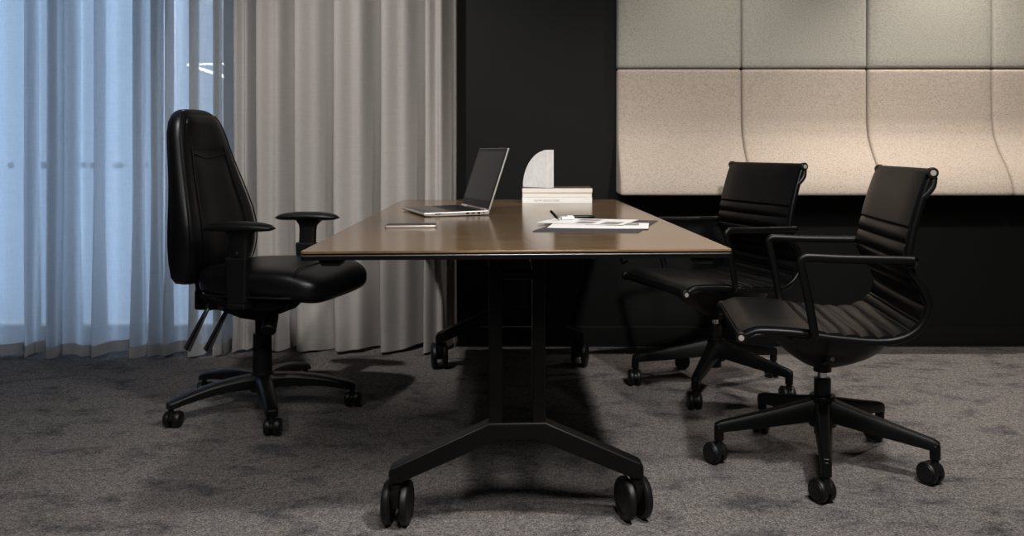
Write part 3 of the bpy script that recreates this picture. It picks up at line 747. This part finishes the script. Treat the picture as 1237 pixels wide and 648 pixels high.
def ribbed_chair(loc, rz, base_ang, yaws, label):
    ch = thing('office_chair', label, 'chair', loc, rz, 'ribbed black swivel chairs')
    path = profile_pts(); NP = len(path)
    L = [0]
    for a, b in zip(path, path[1:]): L.append(L[-1]+(b-a).length)
    Lt = L[-1]
    # ribs only in the middle (rear half of the seat, lower half of the back)
    i_split = min(range(NP), key=lambda i: (path[i]-Vector((-0.212, 0, 0.480))).length)
    def rib(l):
        if 0.20 < l < 0.80:
            f = (l-0.20)/0.046
            return 0.010+0.0105*abs(math.sin(PI*f))**0.55
        return 0.0195
    hw = 0.2445
    bm = B(); pad(bm, path, 0, i_split, 0.010, rib, hw); finish('seat', bm, 'leather_soft', ch, autos=70)
    bm = B(); pad(bm, path, i_split, NP-1, 0.010, rib, hw); finish('backrest', bm, 'leather_soft', ch, autos=70)
    for s in (-1, 1):
        bm = B(); tube(bm, rail(path, s*0.2465), 0.0105, 12, ry=0.0075, up=None)
        fr = finish('side_frame', bm, 'powder', ch)
        for (e, tag_) in ((path[0], 0), (path[-1], 1)):
            bm = B(); cyl(bm, (e.x, s*0.243, e.z), (e.x, s*0.259, e.z), 0.0155, n=24); finish('end_cap', bm, 'plastic', fr, bevel=0.002)
            bm = B(); cyl(bm, (e.x, s*0.2585, e.z), (e.x, s*0.2612, e.z), 0.0080, n=16); cyl(bm, (e.x, s*0.2610, e.z), (e.x, s*0.2618, e.z), 0.003, n=6); finish('screw', bm, 'silver', fr)
        # bracket behind the top of the back
        bm = B(); tube(bm, catmull([(-.248, s*0.247, .892), (-.244, s*0.249, .868), (-.232, s*0.248, .850), (-.218, s*0.245, .836)], 4), 0.0095, 12)
        finish('bracket', bm, 'plastic', fr)
        bm = B(); tube(bm, [(.262, s*0.246, .436), (.235, s*0.248, .444), (.205, s*0.246, .447)], [0.006, 0.0065, 0.005], 10)
        finish('bracket', bm, 'plastic', fr)
        # armrest: flat loop from frame at back forward and down to seat
        y = s*0.275
        pts = [(-.176, s*0.25, .640), (-.190, s*0.262, .652), (-.186, y, .661), (-.165, y, .6635), (0.0, y, .665), (.085, y, .668), (.108, y, .667), (.1195, y, .657), (.117, y, .640), (.100, y, .56), (.085, y, .475), (.080, s*0.268, .446), (.079, s*0.250, .436)]
        path2 = catmull(pts, 6)
        bm = B(); tube(bm, path2, 0.0085, 12, ry=0.0125, up=None)
        # orient ellipse: width across the chair
        finish('armrest', bm, 'powder', ch)
    for e in (path[0], path[-1]):
        bm = B(); cyl(bm, (e.x, -0.235, e.z), (e.x, 0.235, e.z), 0.0125, n=24); finish('roll_edge', bm, 'leather_soft', ch)
    # rear spreader bar and cradle below the seat
    bm = B(); cyl(bm, (0.14, -0.236, 0.440), (0.14, 0.236, 0.440), 0.009); cyl(bm, (-0.09, -0.236, 0.424), (-0.09, 0.236, 0.424), 0.009)
    finish('spreader_bar', bm, 'powder', ch)
    bm = B(); rings = []
    for z, u0, u1, wy in ((.428, -.178, .172, .228), (.402, -.172, .160, .218), (.376, -.156, .142, .190), (.352, -.130, .116, .150), (.332, -.100, .090, .108), (.316, -.070, .066, .070), (.305, -.046, .045, .042)):
        cx = (u0+u1)/2; hx = (u1-u0)/2
        rings.append([Vector((cx+hx*math.copysign(abs(math.cos(2*PI*k/28))**0.7, math.cos(2*PI*k/28)), wy*math.copysign(abs(math.sin(2*PI*k/28))**0.7, math.sin(2*PI*k/28)), z)) for k in range(28)])
    loft(bm, rings); finish('seat_cradle', bm, 'plastic', ch, autos=60)
    bm = B(); cyl(bm, (0, 0, .284), (0, 0, .306), 0.027); finish('tilt_housing', bm, 'plastic', ch, bevel=0.002)
    bm = B(); tube(bm, [(0.02, 0.02, .33), (0.03, 0.16, .345), (0.03, 0.235, .375), (0.03, 0.262, .383)], [0.004, 0.004, 0.005, 0.006], 10); finish('height_lever', bm, 'plastic', ch)
    bm = B(); cyl(bm, (0, 0, .16), (0, 0, .290), 0.0145); finish('gas_lift', bm, 'chrome', ch)
    bm = B(); cyl(bm, (0, 0, .09), (0, 0, .264), 0.0255, n=32); finish('column_sleeve', bm, 'plastic', ch, bevel=0.002)
    Rb = 0.322
    star_base(ch, base_ang-rz, Rb, 0.042, 0.118, 0.212, (0.140, 0.208), (0.100, 0.130), 0.058, 0.030, 0.0, stub=0.076)
    for k in range(5):
        a = base_ang-rz+2*PI*k/5
        caster(ch, Rb*math.cos(a), Rb*math.sin(a), yaws[k]-rz, 0.033, 0.052, top=0.09)
    return ch
D = math.radians
# yaw = world angle of the wheel axle's normal frame, base arms at 38+72k degrees
ribbed_chair((0.853, 2.660, 0), D(174.6), D(38), [D(60), D(150), D(35), D(25), D(30)], 'black ribbed leather swivel chair nearest the camera, at the right')
ribbed_chair((0.684, 3.490, 0), D(200.5), D(30), [D(10), D(80), D(5), D(3), D(8)], 'black ribbed leather swivel chair pushed under the table, further back')

# ------------------------------------------------------------------ high back task chair
tc_rz = D(-12)
tch = thing('task_chair', 'high back black leather task chair with armrests, left of the table', 'chair', (-1.057, 3.205, 0), tc_rz)
# backrest: lofted horizontally
def back_ring(z, hw, uf, ur, wrap, n=20):
    """cross-section: front surface u=uf at centre, bolsters bend forward by wrap"""
    ring = []
    for k in range(n+1):
        s = -1+2*k/n; a = abs(s)
        f = uf+wrap*(a**2.2)
        e = max(0, 1-a**5)**0.5
        mid = (uf+ur)/2+wrap*0.75*(a**2.2)
        ring.append(Vector((mid+(f-mid)*e, s*hw, z)))
    for k in range(n-1, 0, -1):
        s = -1+2*k/n; a = abs(s)
        r = ur+wrap*0.5*(a**2.2)
        e = max(0, 1-a**5)**0.5
        mid = (uf+ur)/2+wrap*0.75*(a**2.2)
        ring.append(Vector((mid+(r-mid)*e, s*hw, z)))
    return ring
spec = [  # z, halfwidth, u_front, u_rear, wrap
 (.478, .150, -.185, -.235, .01), (.486, .185, -.165, -.250, .02), (.51, .208, -.150, -.262, .035), (.56, .225, -.140, -.268, .05), (.62, .236, -.138, -.270, .058), (.68, .238, -.145, -.270, .060), (.74, .230, -.157, -.272, .058),
 (.80, .216, -.172, -.276, .052), (.86, .200, -.186, -.282, .044), (.92, .184, -.198, -.290, .034), (.98, .170, -.207, -.297, .024), (1.03, .157, -.213, -.302, .016), (1.07, .140, -.219, -.304, .010),
 (1.098, .117, -.227, -.302, .006), (1.115, .088, -.238, -.297, .003), (1.123, .050, -.252, -.288, .001)]
spec = [(z_, hw_*0.98, uf_-0.025, ur_-0.025, wr_) for z_, hw_, uf_, ur_, wr_ in spec]
bm = B(); loft(bm, [back_ring(*s) for s in spec])
bk = finish('backrest', bm, 'leather', tch, subd=1)
def interp(z):
    for a, b in zip(spec, spec[1:]):
        if a[0] <= z <= b[0]:
            t = (z-a[0])/(b[0]-a[0]); return [a[i]+(b[i]-a[i])*t for i in range(5)]
    return list(spec[-1])
def on_back(s, z, off=0.002):
    _, hw, uf, ur, wr = interp(z); a = abs(s)
    e = max(0, 1-a**5)**0.5; f = uf+wr*a**2.2; mid = (uf+ur)/2+wr*0.75*(a**2.2)
    return Vector((mid+(f-mid)*e+off, s*hw, z))
# front centre panel: raised cushion with seams (lower lumbar panel and head panel)
bm = B(); rings = []
NZ = 22
for i in range(NZ+1):
    t = i/NZ; z = 0.53+(0.955-0.53)*t
    ws = 0.60-0.12*math.sin(PI*min(1, t*1.1))*0.3
    ring = []
    for k in range(13):
        s = (-1+2*k/12)
        bul = 0.011*(1-abs(s)**4)*min(1, 6*t, 6*(1-t))
        ring.append(on_back(s*ws, z, 0.0005+bul))
    for k in range(12, -1, -1):
        s = (-1+2*k/12); ring.append(on_back(s*ws, z, -0.010))
    rings.append(ring)
loft(bm, rings); finish('centre_cushion', bm, 'leather', bk, autos=60)
bm = B(); rings = []
for i in range(15):
    t = i/14; z = 0.962+(1.10-0.962)*t
    ws = 0.80-0.06*t
    ring = []
    for k in range(13):
        s = (-1+2*k/12); bul = 0.009*(1-abs(s)**4)*min(1, 5*t, 5*(1-t))
        ring.append(on_back(s*ws, z, 0.0005+bul))
    for k in range(12, -1, -1):
        s = (-1+2*k/12); ring.append(on_back(s*ws, z, -0.010))
    rings.append(ring)
loft(bm, rings); finish('head_cushion', bm, 'leather', bk, autos=60)
for sgn in (-1, 1):
    bm = B(); tube(bm, [on_back(sgn*(0.62-0.02*i/14), 0.53+0.50*i/14, 0.003) for i in range(15)], 0.003, 8); finish('seam', bm, 'leather', bk)
bm = B(); tube(bm, [on_back(-0.60+1.2*i/12, 0.957-0.018*math.sin(PI*i/12), 0.003) for i in range(13)], 0.003, 8); finish('seam', bm, 'leather', bk)
for sgn in (-1, 1):      # piped side seam with top stitching
    bm = B(); pts = []
    for i in range(36):
        z = 0.50+(1.10-0.50)*i/35
        _, hw, uf, ur, wr = interp(z); a = 0.93
        e = max(0, 1-a**5)**0.5; f = uf+wr*a**2.2; mid = (uf+ur)/2+wr*0.75*(a**2.2)
        pts.append(Vector((mid+(f-mid)*e*0.96+0.001, sgn*a*hw*1.005, z)))
    tube(bm, pts, 0.0028, 8); finish('piping', bm, 'leather', bk)
# outer back shell
bm = B(); rings = []
for s in spec[1:-2]:
    z, hw, uf, ur, wr = s; ring = []
    for k in range(17):
        q = -1+2*k/16; ring.append(Vector((ur-0.004+wr*0.5*abs(q)**2.2+0.02*abs(q)**4, q*hw*0.90, z)))
    for k in range(16, -1, -1):
        q = -1+2*k/16; ring.append(Vector((ur+0.014+wr*0.5*abs(q)**2.2+0.02*abs(q)**4, q*hw*0.90, z)))
    rings.append(ring)
loft(bm, rings); finish('back_shell', bm, 'plastic', tch, autos=60)
# seat
bm = B()
def seat_ring(u, hw, zt, zb, n=24):
    ring = []
    for k in range(n):
        a = 2*PI*k/n; c, s_ = math.cos(a), math.sin(a)
        y = hw*math.copysign(abs(c)**0.45, c); zz = (zt+zb)/2+(zt-zb)/2*math.copysign(abs(s_)**0.6, s_)
        if s_ > 0: zz -= 0.010*(1-(y/hw)**2)
        ring.append(Vector((u, y, zz)))
    return ring
sspec = [(-.165, .13, .530, .470), (-.158, .165, .548, .458), (-.13, .200, .560, .450), (-.07, .225, .564, .447), (.02, .240, .566, .445), (.11, .248, .569, .444), (.20, .250, .570, .442), (.25, .246, .562, .434), (.290, .237, .548, .430), (.318, .220, .530, .434), (.336, .190, .510, .447), (.343, .13, .492, .462)]
loft(bm, [seat_ring(*s) for s in sspec])
st = finish('seat', bm, 'leather', tch, subd=1)
for uu in (0.235,):
    bm = B(); pts = []
    for k in range(-10, 11):
        y = 0.247*k/10*0.985; pts.append(Vector((uu+0.02*(k/10)**2, y, 0.5665-0.010*(1-(k/10)**2)-0.03*abs(k/10)**8)))
    tube(bm, pts, 0.0022, 8); finish('seam', bm, 'leather', st)
bm = B(); pts = []
for i in range(40):
    a = 2*PI*i/40; c, s_ = math.cos(a), math.sin(a)
    pts.append(Vector((0.092+0.240*math.copysign(abs(c)**0.55, c), 0.243*math.copysign(abs(s_)**0.5, s_), 0.462)))
tube(bm, pts+[pts[0]], 0.004, 8); finish('piping', bm, 'leather', st)
# seat pan and mechanism
bm = B(); prism(bm, [(-.15, .452), (-.11, .425), (.0, .405), (.14, .405), (.21, .425), (.24, .446)], 'y', -.19, .19); finish('seat_pan', bm, 'plastic_dk', tch, bevel=0.01, smooth=False)
bm = B(); prism(bm, [(-.17, .43), (-.175, .395), (-.12, .375), (-.05, .352), (.03, .345), (.10, .372), (.14, .41), (.10, .432)], 'y', -.075, .075)
mech = finish('tilt_mechanism', bm, 'plastic_dk', tch, bevel=0.008, smooth=False)
bm = B(); cyl(bm, (-.115, -.078, .395), (-.115, -.092, .395), 0.014, n=24); cyl(bm, (-.115, -.078, .395), (-.115, -.096, .395), 0.007, n=16); finish('bolt', bm, 'steel', mech, bevel=0.001)
bm = B(); cyl(bm, (.085, -.08, .372), (.102, -.135, .325), 0.024, 0.027, n=24); finish('tension_knob', bm, 'plastic', mech, bevel=0.004)
# J-bar holding the back
bm = B(); tube(bm, catmull([(-.12, 0, .400), (-.18, 0, .392), (-.225, 0, .402), (-.252, 0, .44), (-.262, 0, .52), (-.276, 0, .64), (-.280, 0, .70)], 6), 0.009, 12, ry=0.034, up=(1, 0, 0)); finish('back_upright', bm, 'plastic_dk', tch)
bm = B(); box(bm, (-.215, 0, .408), (.075, .10, .075)); box(bm, (-.232, 0, .46), (.045, .085, .05)); finish('upright_housing', bm, 'plastic_dk', tch, bevel=0.008, smooth=False)
# paddle levers (near side)
for ux in (-.165, -.085):
    bm = B(); p = catmull([(ux, -.088, .392), (ux-.006, -.10, .372), (ux-.018, -.115, .335), (ux-.040, -.125, .285), (ux-.060, -.130, .242)], 6)
    K = len(p); tube(bm, p, [0.0035+0.001*i/K for i in range(K)], 14, ry=[0.0075+0.0085*(i/K)**1.2 for i in range(K)], up=(0, 1, 0)); lv = finish('lever', bm, 'lever', mech)
    bm = B(); tube(bm, [q+Vector((0.001, -0.0042, 0)) for q in p[8:]], 0.0012, 8, ry=0.004, up=(0, 1, 0)); finish('lever_groove', bm, 'plastic_dk', lv)
    bm = B(); cyl(bm, (ux, -.05, .398), (ux, -.098, .398), 0.006, n=16); finish('lever_pivot', bm, 'steel', mech)
bm = B(); box(bm, (-.135, -.045, .405), (.15, .07, .05)); finish('lever_block', bm, 'plastic_dk', mech, bevel=0.006, smooth=False)
# column
bm = B(); cyl(bm, (0, 0, .12), (0, 0, .36), 0.026, n=28); cyl(bm, (0, 0, .12), (0, 0, .285), 0.036, 0.033, n=32); finish('gas_lift_cover', bm, 'plastic_dk', tch, bevel=0.002)
RbT = 0.328; baT = D(5.5)
star_base(tch, baT-tc_rz, RbT, 0.045, 0.075, 0.145, (0.088, 0.140), (0.068, 0.094), 0.066, 0.044, 0.016)
for k, yw in enumerate((D(0), D(40), D(10), D(-5), D(4))):
    a = baT-tc_rz+2*PI*k/5
    caster(tch, RbT*math.cos(a), RbT*math.sin(a), yw-tc_rz, 0.029, 0.058, top=0.075)
# armrests
for s in (-1, 1):
    y = s*0.245
    bm = B(); rings = []
    for i in range(15):
        t = i/14; u = -.085+.275*t
        e = math.sqrt(max(0.02, 1-abs(2*t-1)**3.2))
        hw_ = 0.044*e; th = 0.019*e; zc = .700+0.006*math.sin(PI*t)-0.004*(1-t)
        rings.append([Vector((u, y+hw_*math.cos(2*PI*k/18), zc+th*math.sin(2*PI*k/18)*(1 if math.sin(2*PI*k/18) > 0 else 0.8))) for k in range(18)])
    loft(bm, rings); ap = finish('armrest', bm, 'plastic', tch, autos=60)
    bm = B(); rings = []
    for z, hu, hy, cu in ((.694, .060, .020, .062), (.682, .048, .018, .060), (.668, .036, .016, .058), (.650, .034, .015, .057), (.600, .034, .015, .055), (.560, .034, .0155, .053)):
        rings.append([Vector((cu+hu*math.copysign(abs(math.cos(2*PI*k/20))**0.5, math.cos(2*PI*k/20)), y+hy*math.copysign(abs(math.sin(2*PI*k/20))**0.5, math.sin(2*PI*k/20)), z)) for k in range(20)])
    loft(bm, rings); finish('arm_post', bm, 'plastic', ap, autos=60)
    bm = B(); cyl(bm, (.055, y+s*0.013, .612), (.055, y+s*0.024, .612), 0.009, n=18); finish('height_button', bm, 'plastic', ap, bevel=0.002)
    bm = B(); prism(bm, [(.010, .600), (.092, .600), (.088, .44), (.020, .44)], 'y', y-0.020, y+0.020)
    box(bm, (.052, y-s*0.075, .432), (.070, .19, .022)); finish('arm_sleeve', bm, 'plastic_dk', ap, bevel=0.006, smooth=False)
